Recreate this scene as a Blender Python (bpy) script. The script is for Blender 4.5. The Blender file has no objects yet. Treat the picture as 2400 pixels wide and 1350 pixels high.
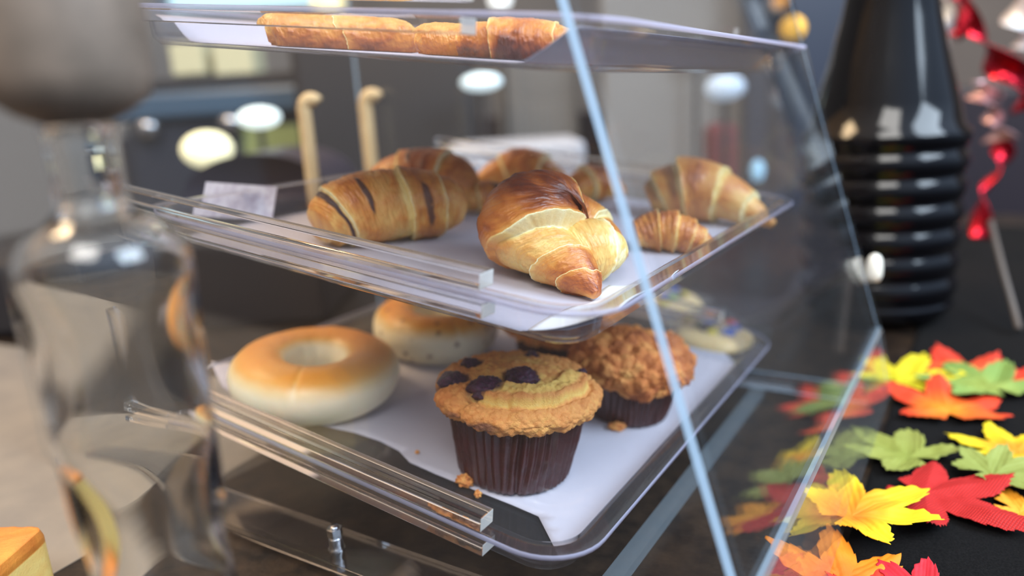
import bpy, math, random
import numpy as np
from mathutils import Vector, Matrix

random.seed(7)
SC = bpy.context.scene
COL = SC.collection
# ------------------------------------------------------------------ camera
FPX = 1740.0
_B = np.array([-2760., -256., FPX]); _D = np.array([1144., -498., FPX])
_X = -_B/np.linalg.norm(_B); _Y = _D-(_D@_X)*_X; _Y /= np.linalg.norm(_Y); _Z = np.cross(_X, _Y)
RW = np.stack([_X, _Y, _Z])
CAM = np.array([0., -.255, .252])
cd = bpy.data.cameras.new('camera'); cam = bpy.data.objects.new('camera', cd); COL.objects.link(cam)
r_, u_, b_ = RW@np.array([1., 0, 0]), RW@np.array([0., -1, 0]), RW@np.array([0., 0, -1])
M = Matrix(((r_[0], u_[0], b_[0], CAM[0]), (r_[1], u_[1], b_[1], CAM[1]), (r_[2], u_[2], b_[2], CAM[2]), (0, 0, 0, 1)))
cam.matrix_world = M
cd.sensor_width = 36; cd.lens = 36*FPX/2400; cd.clip_start = .01; cd.clip_end = 60
cd.dof.use_dof = True; cd.dof.focus_distance = .385; cd.dof.aperture_fstop = 2.7
SC.camera = cam
SC.view_settings.view_transform = 'Standard'; SC.view_settings.look = 'None'
SC.view_settings.gamma = 1; SC.view_settings.exposure = 0.58; SC.view_settings.use_curve_mapping = False
cy = SC.cycles
cy.max_bounces = 14; cy.transmission_bounces = 12; cy.transparent_max_bounces = 40
cy.diffuse_bounces = 3; cy.glossy_bounces = 6; cy.use_denoising = True
cy.sample_clamp_indirect = 6; cy.blur_glossy = .3
# ------------------------------------------------------------------ world + lights
w = bpy.data.worlds.new('cafe_daylight'); SC.world = w; w.use_nodes = True
nt = w.node_tree; bg = nt.nodes['Background']
tc = nt.nodes.new('ShaderNodeTexCoord'); sx = nt.nodes.new('ShaderNodeSeparateXYZ')
nt.links.new(tc.outputs['Generated'], sx.inputs[0])
mr = nt.nodes.new('ShaderNodeMapRange'); mr.inputs[1].default_value = -.8; mr.inputs[2].default_value = .9
nt.links.new(sx.outputs['X'], mr.inputs[0])
rp = nt.nodes.new('ShaderNodeValToRGB'); nt.links.new(mr.outputs[0], rp.inputs[0])
rp.color_ramp.elements[0].color = (.62, .40, .24, 1); rp.color_ramp.elements[1].color = (.55, .72, 1.0, 1)
e = rp.color_ramp.elements.new(.45); e.color = (.45, .43, .42, 1)
mz = nt.nodes.new('ShaderNodeMapRange'); mz.inputs[1].default_value = .0; mz.inputs[2].default_value = .75
mz.inputs[3].default_value = .22; mz.inputs[4].default_value = 1.7
nt.links.new(sx.outputs['Z'], mz.inputs[0]); nt.links.new(rp.outputs[0], bg.inputs[0]); nt.links.new(mz.outputs[0], bg.inputs[1])


def area(name, loc, target, sx_, sy_, power, col):
    l = bpy.data.lights.new(name, 'AREA'); l.shape = 'RECTANGLE'; l.size = sx_; l.size_y = sy_; l.energy = power; l.color = col
    o = bpy.data.objects.new(name, l); COL.objects.link(o); o.location = loc
    o.rotation_euler = (Vector(target)-Vector(loc)).to_track_quat('-Z', 'Y').to_euler(); return o


area('window_daylight', (1.7, .3, 1.7), (-.2, .15, .1), 1.3, 1.1, 54, (.72, .86, 1))
area('street_window_daylight', (.5, -1.4, 2.2), (-.3, .1, .1), 1.2, 1.0, 39, (1, .97, .92))
area('ceiling_lamp_warm', (-1.3, -.2, 1.7), (-.3, .1, .1), .5, .5, 17, (1, .72, .42))

# ------------------------------------------------------------------ projection helpers (find where a thing stands on its real surface)
TH = math.radians(7.5)
T = np.array([math.cos(TH), 0, -math.sin(TH)]); NN = np.array([math.sin(TH), 0, math.cos(TH)]); EY = np.array([0., 1, 0])


def ray(u, v): return RW@np.array([(u-1200)/FPX, (v-675)/FPX, 1.])


def at(u, v, d): return CAM+ray(u, v)*d


def on_z(u, v, z=0.):
    r = ray(u, v); return CAM+r*((z-CAM[2])/r[2])


def on_tray(u, v, off):
    r = ray(u, v); return CAM+r*((off-CAM@NN)/(r@NN))


# ------------------------------------------------------------------ numpy noise
def _h(ix, iy, iz, s):
    n = (ix.astype(np.int64)*374761393+iy.astype(np.int64)*668265263+iz.astype(np.int64)*2147483647+s*974634777) & 0xffffffff
    n = ((n ^ (n >> 13))*1274126177) & 0xffffffff
    n = n ^ (n >> 16)
    return (n & 0xffffff)/float(0xffffff)


def vn(x, y, z, s=0):
    x, y, z = np.broadcast_arrays(np.asarray(x, float), np.asarray(y, float), np.asarray(z, float))
    ix, iy, iz = np.floor(x), np.floor(y), np.floor(z); fx, fy, fz = x-ix, y-iy, z-iz
    fx, fy, fz = fx*fx*(3-2*fx), fy*fy*(3-2*fy), fz*fz*(3-2*fz)
    r = 0
    for a in (0, 1):
        for b in (0, 1):
            for c in (0, 1):
                wt = (fx if a else 1-fx)*(fy if b else 1-fy)*(fz if c else 1-fz)
                r = r+wt*_h(ix+a, iy+b, iz+c, s)
    return r*2-1


def fbm(x, y, z, s=0, o=4):
    r = 0; a = 1.; t = 0
    for k in range(o):
        r = r+a*vn(x*2**k, y*2**k, z*2**k, s+k*17); t += a; a *= .5
    return r/t


def cell(x, y, z, s=0):
    """distance to the nearest jittered point and that cell's random value"""
    ix, iy, iz = np.floor(x), np.floor(y), np.floor(z)
    best = np.full(np.shape(x), 9.); val = np.zeros(np.shape(x))
    for a in (-1, 0, 1):
        for b in (-1, 0, 1):
            for c in (-1, 0, 1):
                jx, jy, jz = ix+a, iy+b, iz+c
                d = np.sqrt((jx+_h(jx, jy, jz, s)-x)**2+(jy+_h(jx, jy, jz, s+1)-y)**2+(jz+_h(jx, jy, jz, s+2)-z)**2)
                m = d < best; best = np.where(m, d, best); val = np.where(m, _h(jx, jy, jz, s+3), val)
    return best, val


def ss(a, b, x):
    t = np.clip((x-a)/(b-a), 0, 1); return t*t*(3-2*t)


# ------------------------------------------------------------------ materials
def srgb(r, g, b):
    f = lambda c: (c/255/12.92) if c/255 <= .04045 else ((c/255+.055)/1.055)**2.4
    return (f(r), f(g), f(b), 1)


def mat(name):
    m = bpy.data.materials.new(name); m.use_nodes = True
    return m, m.node_tree, m.node_tree.nodes['Principled BSDF']


def noise_node(nt, scale, detail=4, rough=.6, obj=True):
    t = nt.nodes.new('ShaderNodeTexCoord'); n = nt.nodes.new('ShaderNodeTexNoise')
    n.inputs['Scale'].default_value = scale; n.inputs['Detail'].default_value = detail; n.inputs['Roughness'].default_value = rough
    nt.links.new(t.outputs['Object'], n.inputs['Vector']); return n


def bump(nt, p, src, strength, dist=.001):
    b = nt.nodes.new('ShaderNodeBump'); b.inputs['Strength'].default_value = strength; b.inputs['Distance'].default_value = dist
    nt.links.new(src, b.inputs['Height']); nt.links.new(b.outputs[0], p.inputs['Normal']); return b


def plain(name, col, rough=.5, metal=0, coat=0, noise=None, bmp=None, spec=.5):
    m, nt, p = mat(name)
    p.inputs['Base Color'].default_value = col; p.inputs['Roughness'].default_value = rough; p.inputs['Metallic'].default_value = metal
    p.inputs['Coat Weight'].default_value = coat; p.inputs['Specular IOR Level'].default_value = spec
    if noise:
        sc, col2 = noise
        n = noise_node(nt, sc); r = nt.nodes.new('ShaderNodeValToRGB'); nt.links.new(n.outputs[0], r.inputs[0])
        r.color_ramp.elements[0].position = .35; r.color_ramp.elements[1].position = .65
        r.color_ramp.elements[0].color = col; r.color_ramp.elements[1].color = col2; nt.links.new(r.outputs[0], p.inputs['Base Color'])
    if bmp:
        n = noise_node(nt, bmp[0]); bump(nt, p, n.outputs[0], bmp[1], bmp[2] if len(bmp) > 2 else .001)
    return m


def pastry_mat(name, ramp, rough=.5, coat=.15, fine=900, fb=.5, sss=.12, mix_noise=.10, choc=(.045, .014, .018, 1)):
    m, nt, p = mat(name); L = nt.links.new
    a = nt.nodes.new('ShaderNodeAttribute'); a.attribute_name = 'crust'
    n = noise_node(nt, fine*.25, 5, .65)
    ma = nt.nodes.new('ShaderNodeMath'); ma.operation = 'MULTIPLY_ADD'; ma.inputs[1].default_value = mix_noise*2; L(n.outputs[0], ma.inputs[0])
    mb = nt.nodes.new('ShaderNodeMath'); mb.operation = 'SUBTRACT'; mb.inputs[1].default_value = mix_noise
    L(a.outputs['Fac'], ma.inputs[2]); L(ma.outputs[0], mb.inputs[0])
    r = nt.nodes.new('ShaderNodeValToRGB'); L(mb.outputs[0], r.inputs[0])
    el = r.color_ramp.elements
    el[0].position, el[0].color = ramp[0]; el[1].position, el[1].color = ramp[-1]
    for pos, c in ramp[1:-1]:
        q = el.new(pos); q.color = c
    a2 = nt.nodes.new('ShaderNodeAttribute'); a2.attribute_name = 'choc'
    mx = nt.nodes.new('ShaderNodeMix'); mx.data_type = 'RGBA'; L(a2.outputs['Fac'], mx.inputs['Factor']); L(r.outputs[0], mx.inputs['A'])
    mx.inputs['B'].default_value = choc
    L(mx.outputs['Result'], p.inputs['Base Color'])
    p.inputs['Roughness'].default_value = rough; p.inputs['Coat Weight'].default_value = coat; p.inputs['Coat Roughness'].default_value = .35
    p.inputs['Subsurface Weight'].default_value = sss; p.inputs['Subsurface Radius'].default_value = (1, .5, .25); p.inputs['Subsurface Scale'].default_value = .004
    n2 = noise_node(nt, fine, 3, .6); bump(nt, p, n2.outputs[0], fb, .0008)
    return m


CR = [(0, srgb(250, 238, 190)), (.16, srgb(242, 208, 125)), (.34, srgb(234, 180, 98)), (.55, srgb(218, 140, 58)), (.74, srgb(180, 96, 36)), (.9, srgb(122, 52, 18)), (1, srgb(84, 36, 16))]
M_CRO = pastry_mat('croissant_crust', CR, .42, .25, 700, .35, .08, .06)
M_MUF = pastry_mat('muffin_crumb', [(0, srgb(250, 226, 145)), (.2, srgb(245, 198, 105)), (.42, srgb(234, 162, 88)), (.62, srgb(212, 126, 62)), (.82, srgb(158, 80, 34)), (1, srgb(95, 45, 28))], .7, .02, 1500, .9, .1, .10, (.075, .022, .045, 1))
M_BAG = pastry_mat('bagel_crust', [(0, srgb(250, 240, 208)), (.3, srgb(240, 214, 158)), (.55, srgb(232, 170, 78)), (.8, srgb(222, 138, 38)), (1, srgb(190, 98, 22))], .42, .2, 300, .12, .15, .04, (.13, .045, .02, 1))
M_BERRY = plain('blueberry_skin', (.022, .008, .022, 1), .35, bmp=(900, .8), noise=(500, (.09, .02, .06, 1)))


def clear_mat(name, tint=(.985, .99, 1, 1), ior=1.49, rough=0., haze=0.0):
    m, nt, p = mat(name); nt.nodes.remove(p); L = nt.links.new; out = nt.nodes['Material Output']
    tr = nt.nodes.new('ShaderNodeBsdfTransparent'); tr.inputs[0].default_value = tint
    gl = nt.nodes.new('ShaderNodeBsdfGlossy'); gl.inputs['Roughness'].default_value = rough
    g = nt.nodes.new('ShaderNodeNewGeometry')
    mm = nt.nodes.new('ShaderNodeMapRange'); mm.inputs[3].default_value = ior; mm.inputs[4].default_value = 1/ior
    L(g.outputs['Backfacing'], mm.inputs[0])
    fr = nt.nodes.new('ShaderNodeFresnel'); L(mm.outputs[0], fr.inputs['IOR'])
    mx = nt.nodes.new('ShaderNodeMixShader'); L(fr.outputs[0], mx.inputs[0]); L(tr.outputs[0], mx.inputs[1]); L(gl.outputs[0], mx.inputs[2])
    res = mx.outputs[0]
    if haze:
        df = nt.nodes.new('ShaderNodeBsdfDiffuse'); df.inputs[0].default_value = (.8, .85, .9, 1)
        m2 = nt.nodes.new('ShaderNodeMixShader'); m2.inputs[0].default_value = haze; L(res, m2.inputs[1]); L(df.outputs[0], m2.inputs[2]); res = m2.outputs[0]
    L(res, out.inputs[0]); return m


def glass_mat(name, col=(1, 1, 1, 1), ior=1.49, rough=0.):
    m, nt, p = mat(name); p.inputs['Base Color'].default_value = col; p.inputs['Roughness'].default_value = rough
    p.inputs['Transmission Weight'].default_value = 1; p.inputs['IOR'].default_value = ior; return m


def frost_mat(name, col, trans=.4):
    m, nt, p = mat(name); nt.nodes.remove(p); L = nt.links.new; out = nt.nodes['Material Output']
    d = nt.nodes.new('ShaderNodeBsdfDiffuse'); d.inputs[0].default_value = col
    t = nt.nodes.new('ShaderNodeBsdfTranslucent'); t.inputs[0].default_value = col
    c = nt.nodes.new('ShaderNodeBsdfTransparent')
    mx = nt.nodes.new('ShaderNodeMixShader'); mx.inputs[0].default_value = .5; L(d.outputs[0], mx.inputs[1]); L(t.outputs[0], mx.inputs[2])
    m2 = nt.nodes.new('ShaderNodeMixShader'); m2.inputs[0].default_value = trans; L(mx.outputs[0], m2.inputs[1]); L(c.outputs[0], m2.inputs[2])
    L(m2.outputs[0], out.inputs[0]); return m


M_PANEL = clear_mat('clear_acrylic_sheet', (.975, .985, .99, 1), haze=.004)
M_KICK = clear_mat('clear_acrylic_front', (.97, .98, .985, 1), haze=.02)
M_TRAY = clear_mat('clear_tray_plastic', (.965, .965, .985, 1), 1.55, .03, haze=.015)
M_ACR = glass_mat('acrylic_block', (1, .99, .985, 1))
M_EDGE = frost_mat('sawn_acrylic_edge', (.44, .60, .76, 1), .15)
M_EDGE_W = frost_mat('sawn_rail_end', (.93, .93, .9, 1), .15)
M_RIMEDGE = frost_mat('tray_rim_edge', (.72, .72, .95, 1), .35)
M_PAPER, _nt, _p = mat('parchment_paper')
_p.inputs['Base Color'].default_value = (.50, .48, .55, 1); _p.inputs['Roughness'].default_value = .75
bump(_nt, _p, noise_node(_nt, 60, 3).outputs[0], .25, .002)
M_STEEL = plain('stainless_steel', (.6, .6, .62, 1), .2, 1)


# ------------------------------------------------------------------ mesh helpers
def tag(o, label=None, cat=None, group=None, kind=None):
    for k, v in (('label', label), ('category', cat), ('group', group), ('kind', kind)):
        if v: o[k] = v
    return o


def empty(name, loc, rot=None, **k):
    o = bpy.data.objects.new(name, None); COL.objects.link(o); o.empty_display_size = .02
    if isinstance(rot, Matrix): o.matrix_world = Matrix.Translation(Vector(loc))@rot.to_4x4()
    else:
        o.location = loc
        if rot is not None: o.rotation_euler = rot
    return tag(o, **k)


def obj(name, verts, faces, m, parent=None, smooth=True, attrs=None, mats=None, fm=None, rot=None, loc=None, flip=False):
    me = bpy.data.meshes.new(name)
    me.from_pydata([tuple(map(float, v)) for v in verts], [], [tuple(map(int, (f[::-1] if flip else f))) for f in faces]); me.update()
    for mm in (mats or [m]): me.materials.append(mm)
    if fm is not None: me.polygons.foreach_set('material_index', np.asarray(fm, dtype=np.int32))
    if smooth: me.polygons.foreach_set('use_smooth', np.ones(len(me.polygons), dtype=bool))
    for k, a in (attrs or {}).items():
        at_ = me.attributes.new(k, 'FLOAT', 'POINT'); at_.data.foreach_set('value', np.asarray(a, dtype=np.float32).ravel())
    o = bpy.data.objects.new(name, me); COL.objects.link(o)
    if parent: o.parent = parent
    if loc is not None: o.location = loc
    if rot is not None: o.rotation_euler = rot
    return o


class MB:
    def __init__(s): s.v = []; s.f = []; s.m = []

    def box(s, c, d, R=None, mi=0, facemats=None):
        """box with centre c and full sizes d, R columns = axes"""
        R = np.eye(3) if R is None else np.asarray(R); n = len(s.v)
        for i in (-.5, .5):
            for j in (-.5, .5):
                for k in (-.5, .5): s.v.append(np.asarray(c)+R@(np.array([i, j, k])*np.asarray(d)))
        F = [(0, 1, 3, 2), (4, 6, 7, 5), (0, 4, 5, 1), (2, 3, 7, 6), (0, 2, 6, 4), (1, 5, 7, 3)]  # -x +x -y +y -z +z
        for i, q in enumerate(F):
            s.f.append(tuple(n+a for a in q)); s.m.append(facemats[i] if facemats else mi)
        return s

    def prism(s, pts, a, b, axis=1, mi=0, side=None, swap=False):
        """polygon pts (2-D) extruded along an axis from a to b; side = material per side face"""
        n = len(s.v); k = len(pts)
        for t in (a, b):
            for p in pts:
                q = list(p); q.insert(axis, t); s.v.append(np.array(q, float))
        s.f.append(tuple(n+i for i in range(k))); s.m.append(mi)
        s.f.append(tuple(n+k+i for i in reversed(range(k)))); s.m.append(mi)
        for i in range(k):
            j = (i+1) % k; s.f.append((n+i, n+k+i, n+k+j, n+j)); s.m.append(side[i] if side else mi)
        return s

    def tube(s, pts, r, seg=12, mi=0):
        pts = [np.asarray(p, float) for p in pts]; n = len(s.v); rr = r if hasattr(r, '__len__') else [r]*len(pts); up = np.array([.13, .31, .94])
        for i, p in enumerate(pts):
            d = pts[min(i+1, len(pts)-1)]-pts[max(i-1, 0)]; d = d/(np.linalg.norm(d)+1e-12)
            a = np.cross(d, up); a /= np.linalg.norm(a)+1e-12; b = np.cross(a, d)
            for k in range(seg):
                t = 2*math.pi*k/seg; s.v.append(p+(a*math.cos(t)+b*math.sin(t))*rr[i])
        for i in range(len(pts)-1):
            for k in range(seg):
                k2 = (k+1) % seg; s.f.append((n+i*seg+k, n+(i+1)*seg+k, n+(i+1)*seg+k2, n+i*seg+k2)); s.m.append(mi)
        s.f.append(tuple(n+k for k in range(seg))); s.m.append(mi)
        s.f.append(tuple(n+(len(pts)-1)*seg+k for k in reversed(range(seg)))); s.m.append(mi)
        return s

    def build(s, name, mats, parent=None, smooth=False, bevel=0, recalc=True, **k):
        mats = mats if isinstance(mats, list) else [mats]
        o = obj(name, s.v, s.f, None, parent, smooth, mats=mats, fm=s.m, **k)
        if recalc:
            import bmesh
            bm = bmesh.new(); bm.from_mesh(o.data); bmesh.ops.recalc_face_normals(bm, faces=bm.faces); bm.to_mesh(o.data); bm.free()
        if bevel:
            b = o.modifiers.new('bevel', 'BEVEL'); b.width = bevel; b.segments = 2; b.limit_method = 'ANGLE'; b.harden_normals = False
        return o


def grid_faces(nu, nv, wrap_u=True, cap0=None, cap1=None):
    """rings of nu verts, nv rings"""
    F = []
    for j in range(nv-1):
        for i in range(nu if wrap_u else nu-1):
            i2 = (i+1) % nu; F.append((j*nu+i, j*nu+i2, (j+1)*nu+i2, (j+1)*nu+i))
    if cap0: F.append(tuple(reversed(range(nu))))
    if cap1: F.append(tuple((nv-1)*nu+i for i in range(nu)))
    return F


def lathe(name, prof, m, parent=None, seg=64, close=False, **k):
    V = [(r*math.cos(2*math.pi*i/seg), r*math.sin(2*math.pi*i/seg), z) for r, z in prof for i in range(seg)]
    F = grid_faces(seg, len(prof))
    if close:
        n = len(prof)
        for i in range(seg):
            i2 = (i+1) % seg; F.append(((n-1)*seg+i, (n-1)*seg+i2, i2, i))
    else:
        F.append(tuple(reversed(range(seg)))); F.append(tuple((len(prof)-1)*seg+i for i in range(seg)))
    return obj(name, V, F, m, parent, **k)


def catmull(P, n):
    P = np.asarray(P, float); Q = np.vstack([2*P[0]-P[1], P, 2*P[-1]-P[-2]]); seg = len(P)-1
    t = np.linspace(0, seg, n); i = np.minimum(t.astype(int), seg-1); f = (t-i)[:, None]
    a, b, c, d = Q[i], Q[i+1], Q[i+2], Q[i+3]
    return .5*((2*b)+(-a+c)*f+(2*a-5*b+4*c-d)*f*f+(-a+3*b-3*c+d)*f**3)


# ------------------------------------------------------------------ pastry builders (millimetres inside, metres out)
def roll(name, path, radii, edges, parent=None, seed=1, nt_=260, np_=150, slant=.03, squash=.92, floor=True, base=.56,
         choc_edges=(), topdark=.30, tints=(), bulge=(), S=1., m=None, lam=.35, pale_in=None, endflat=False, ridge=0):
    """laminated dough rolled up: a tube along path whose layers end in lips. edges: (t, dir, height mm, pale mm-ish width)"""
    Cc = catmull(path, nt_); t = np.linspace(0, 1, nt_)
    R = catmull(np.array(radii)[:, None]*[1, 0, 0], nt_)[:, 0]
    if endflat: pass
    d = np.gradient(Cc, axis=0); d /= np.linalg.norm(d, axis=1)[:, None]
    up = np.array([0, 0, 1.]); a = np.cross(d, up); a /= np.linalg.norm(a, axis=1)[:, None]; b = np.cross(a, d)
    ph = np.linspace(0, 2*math.pi, np_, endpoint=False)
    Tt, Ph = np.meshgrid(t, ph, indexing='ij')
    cx, sy = np.cos(Ph), np.sin(Ph)
    te = Tt+slant*np.sin(Ph+.6)+.012*fbm(cx*2+seed, sy*2, Tt*5, seed)
    r = np.repeat(R[:, None], np_, 1).copy(); crust = np.full(r.shape, base); choc = np.zeros(r.shape)
    wrinkle = .6*fbm(te*70, cx*2.2, sy*2.2, seed+3, 3)+.9*(.35-np.abs(fbm(te*85+.8*fbm(cx*3, sy*3, te*9, seed+5, 2), cx*1.6, sy*1.6, seed+6, 4)))
    big = fbm(cx*1.7+Tt*4, sy*1.7, Tt*7, seed+9, 3)
    med = fbm(cx*5, sy*5, Tt*22, seed+19, 4)
    crust += .26*big+.13*med+.12*wrinkle+topdark*(np.maximum(sy, -.5)-.35)*.5
    Rm = max(radii)
    for ed_ in edges:
        e_, dr, hgt, pw = ed_[:4]
        if len(ed_) > 4: hgt = hgt*(.25+.75*ss(ed_[5], ed_[5]*.45, np.abs(np.angle(np.exp(1j*(Ph-ed_[4]))))))
        ej = e_+.010*fbm(cx*3, sy*3, Tt*0+e_*9, seed+31, 3)
        x = (te-ej)*dr       # positive on the layer that lies on top
        lip = np.where(x > 0, np.exp(-x/.05), 0)*hgt*.55
        fw_ = min(.010, .0025*ed_[2])
        r += lip*ss(-fw_, 0, x)+np.where(x <= 0, hgt*.55*ss(-fw_, 0, x), 0); r -= hgt*.75*np.exp(np.minimum(x, 0)/.10)*ss(0, -fw_, x)
        sm = ss(-pw, -pw*.25, x)*(x <= 0.004)*(1 if len(ed_) < 5 else ss(ed_[5]*1.1, ed_[5]*.6, np.abs(np.angle(np.exp(1j*(Ph-ed_[4]))))))
        crust = crust*(1-sm)+sm*(.06+.08*med)
        li = np.exp(-((x-.008)/.012)**2)*(x > 0); crust -= .16*li
        crust += .12*ss(.03, .10, x)*ss(.30, .14, x)
    for (e_, wd, p0, p1, amt) in choc_edges:
        ej = e_+.012*fbm(cx*2.2, sy*2.2, Tt*0+e_*7, seed+77, 3)
        msk = np.exp(-((te-ej)/(wd*(.55+.45*np.cos(np.clip(np.angle(np.exp(1j*(Ph-(p0+p1)/2)))/(p1-p0)*math.pi, -1.57, 1.57)))))**4)*ss((p1-p0)/2+.15, (p1-p0)/2-.15, np.abs(np.angle(np.exp(1j*(Ph-(p0+p1)/2)))))
        msk = msk*ss(-.9, -.2, med+.2*amt); choc = np.maximum(choc, np.clip(msk*1.25, 0, 1)*amt); r += .5*msk
    r += lam*wrinkle*(r/Rm)+.55*med*(R[:, None]/Rm)+1.1*big*(R[:, None]/Rm)
    if ridge: r += ridge*np.abs(np.sin(te*math.pi*16))*np.clip(R[:, None]/Rm, .3, 1)
    if pale_in is not None:   # concave inner side stays pale
        for (t0, t1, p0, p1) in pale_in:
            dp_ = np.abs(np.angle(np.exp(1j*(Ph-p0))))+.25*med; k = ss(t0-.03, t0+.02, te+.02*big)*ss(t1+.03, t1-.02, te+.02*big)*ss(p1+.25, p1-.1, dp_)
            crust = crust*(1-k)+k*(.05+.14*med)
    for (t0, p0, wt, wp, am) in bulge:
        r += am*np.exp(-((te-t0)/wt)**2-(np.angle(np.exp(1j*(Ph-p0)))/wp)**2)
    for (t0, t1, dv) in tints:
        crust += dv*ss(t0-.015, t0+.015, te)*ss(t1+.015, t1-.015, te)
    P = Cc[:, None, :]+a[:, None, :]*(cx*r)[..., None]+b[:, None, :]*(sy*r*squash)[..., None]
    if floor:
        z = P[..., 2]; P[..., 2] = np.where(z < 1.2, .0+np.maximum(z, -6)*.0+.15*np.clip(z+1, 0, 2), z)
    V = P.reshape(-1, 3)*.001*S
    F = grid_faces(np_, nt_, True, True, True)
    return obj(name, V, F, m or M_CRO, parent, attrs=dict(crust=np.clip(crust, 0, 1).reshape(-1), choc=choc.reshape(-1)), flip=True)


def join(a, b_):
    import bmesh
    bm = bmesh.new(); bm.from_mesh(a.data); bm.from_mesh(b_.data); bm.to_mesh(a.data); bm.free()
    bpy.data.objects.remove(b_); return a


def tray_rot(yaw):
    """orientation: local z = tray normal, local -y turned by yaw from the case's -Y side"""
    B = Matrix(((T[0], EY[0], NN[0]), (T[1], EY[1], NN[1]), (T[2], EY[2], NN[2])))
    return B@Matrix.Rotation(yaw, 3, 'Z')


YC = math.atan2(-_Z@np.zeros(3), 1)  # placeholder zero
fwd = RW@np.array([0, 0, 1.]); VIEWYAW = math.atan2(-fwd[0], fwd[1])  # local +y looks away from the camera when yaw = VIEWYAW


def muffin(name, loc, rot, label, group, seed=3, streusel=False, scale=1.0, berries=True):
    root = empty(name, loc, rot, label=label, cat='muffin', group=group); s = scale; LH = 40 if streusel else 49
    # paper liner, fluted
    nu, nv = 44*12, 30; ph = np.linspace(0, 2*math.pi, nu, endpoint=False); zz = np.linspace(0, 1, nv)
    Z, Ph = np.meshgrid(zz, ph, indexing='ij')
    R = (31.8+7.2*Z**.9 if not streusel else 29.8+7.6*Z**.9)+.6*np.sin(Z*3); fl = np.abs(((Ph*46/(2*math.pi)+.5*fbm(np.cos(Ph)*3, np.sin(Ph)*3, Z*1.2, seed, 2)) % 1)-.5)*2
    R = R+(fl-.5)*2.7*(.6+.4*Z)+.45*fbm(np.cos(Ph)*6, np.sin(Ph)*6, Z*6, seed+5, 3)
    R = R-1.8*np.exp(-((Ph-4.74)/.035)**2)*(1-.4*Z)
    R = R*ss(-.12, .06, Z+.02)**.35
    P = np.stack([R*np.cos(Ph), R*np.sin(Ph), Z*LH+.3+.4*fl*(1-Z)], -1)
    P2 = np.stack([(R-.5)*np.cos(Ph), (R-.5)*np.sin(Ph), Z*(LH-.5)+.8], -1)[::-1]
    V = np.vstack([P.reshape(-1, 3), P2.reshape(-1, 3)])*.001*s
    F = grid_faces(nu, nv*2, True, True, True)
    obj('paper_liner', V, F, M_LINER, root)
    # crown
    prof = np.array([(30, 36), (34.5, 37), (36.5, 37.5), (38.5, 34.5), (41.5, 33.5), (44.5, 35.5), (46.6, 40), (47, 45), (45, 50), (41, 53.5), (35, 56), (27, 58.5), (19, 60.5), (11, 62), (4, 62.6), (.6, 62.8)])
    if not streusel: prof[:, 1] = 63.5-(63.5-prof[:, 1])*.66
    nv = 170; nu = 420; pr = catmull(np.c_[prof, prof[:, 0]*0], nv); ph = np.linspace(0, 2*math.pi, nu, endpoint=False)
    J, Ph = np.meshgrid(np.arange(nv), ph, indexing='ij'); R = pr[J, 0]; Z = pr[J, 1]; q = J/(nv-1)
    x, y = R*np.cos(Ph), R*np.sin(Ph)
    # profile normals
    dp = np.gradient(pr[:, :2], axis=0); nr, nz = dp[:, 1], -dp[:, 0]; ln = np.hypot(nr, nz)+1e-9; nr, nz = (nr/ln)[J], (nz/ln)[J]
    lump = fbm(x/17+seed, y/17, Z/17, seed, 3); cr, cv = cell(x/3.6, y/3.6, Z/3.6, seed+4); cr2, cv2 = cell(x/1.6, y/1.6, Z/1.6, seed+8)
    k1 = (.5-cr)*1.5+(.5-cr2)*.55
    if streusel:
        c3, v3 = cell(x/9, y/9, Z/9, seed+11); k1 = k1+(.62-c3)*4.2
        lump = lump*1.6
    rim = ss(.12, .25, q)
    dsp = 4.2*lump*ss(0, .12, q)+1.35*k1*rim-2.6*np.exp(-(np.angle(np.exp(1j*(Ph-4.12-.25*vn(Z/6, 0*Z, 0*Z, 3))))/.07)**2)*ss(.95, .6, q)*(not streusel)*rim
    crust = .47+.18*lump+.10*(cv-.5)+.14*(.5-cr)*0+.06*(cv2-.5)+.12*ss(.25, .05, q)*0
    choc = np.zeros(R.shape)
    if streusel:
        crust = .62+.15*lump+.25*(v3-.5)-.12*(.6-c3)
    zadd = np.zeros(R.shape)
    if not streusel:
        # torn ledge on the camera side: a raised slab of yellow cake
        ang = np.angle(np.exp(1j*(Ph-5.15))); re = 35.5+2.2*fbm(np.cos(Ph)*3, np.sin(Ph)*3, 0*Ph, seed+40, 3)
        rad = np.hypot(x*.95, y*1.0)
        inside = ss(re+.5, re-.5, rad)*ss(1.28, 1.08, np.abs(ang+.08))*ss(20, 25, rad)
        zadd += inside*5.4-2.0*ss(9, 2, rad)
        face = np.exp(-((rad-re)/1.3)**2)*ss(1.3, 1.1, np.abs(ang+.08)); crust = crust*(1-face)+face*(.08+.06*lump)
        top = inside*ss(22, 27, rad); crust = crust*(1-top)+top*(.24+.30*ss(31, 35, rad)+.15*lump)
        mid = ss(30, 20, rad); crust = crust*(1-.6*mid)+.6*mid*(.25+.45*lump+.2*(cv-.5))
        dsp -= 2.2*np.exp(-((rad-re-2.2)/1.4)**2)*ss(1.3, 1.1, np.abs(ang+.08))
        if berries:
            for (bp, br, bw) in BERRY:
                bx, by = br*math.cos(bp), br*math.sin(bp); dd = np.hypot(x-bx, y-by)+2.5*fbm(x/5, y/5, Z/5, seed+60, 3)
                hit = ss(bw+3.2, bw-.5, dd)*ss(.3, .42, q); choc = np.maximum(choc, hit*.92); dsp -= hit*1.2
            streak = ss(.02, .35, fbm(Ph*2.2, Z/8, 0*Z, seed+70, 3))*ss(.75, .55, q)*ss(.95, .55, np.abs(np.angle(np.exp(1j*(Ph-3.75)))))
            choc = np.maximum(choc, .70*streak)
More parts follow.
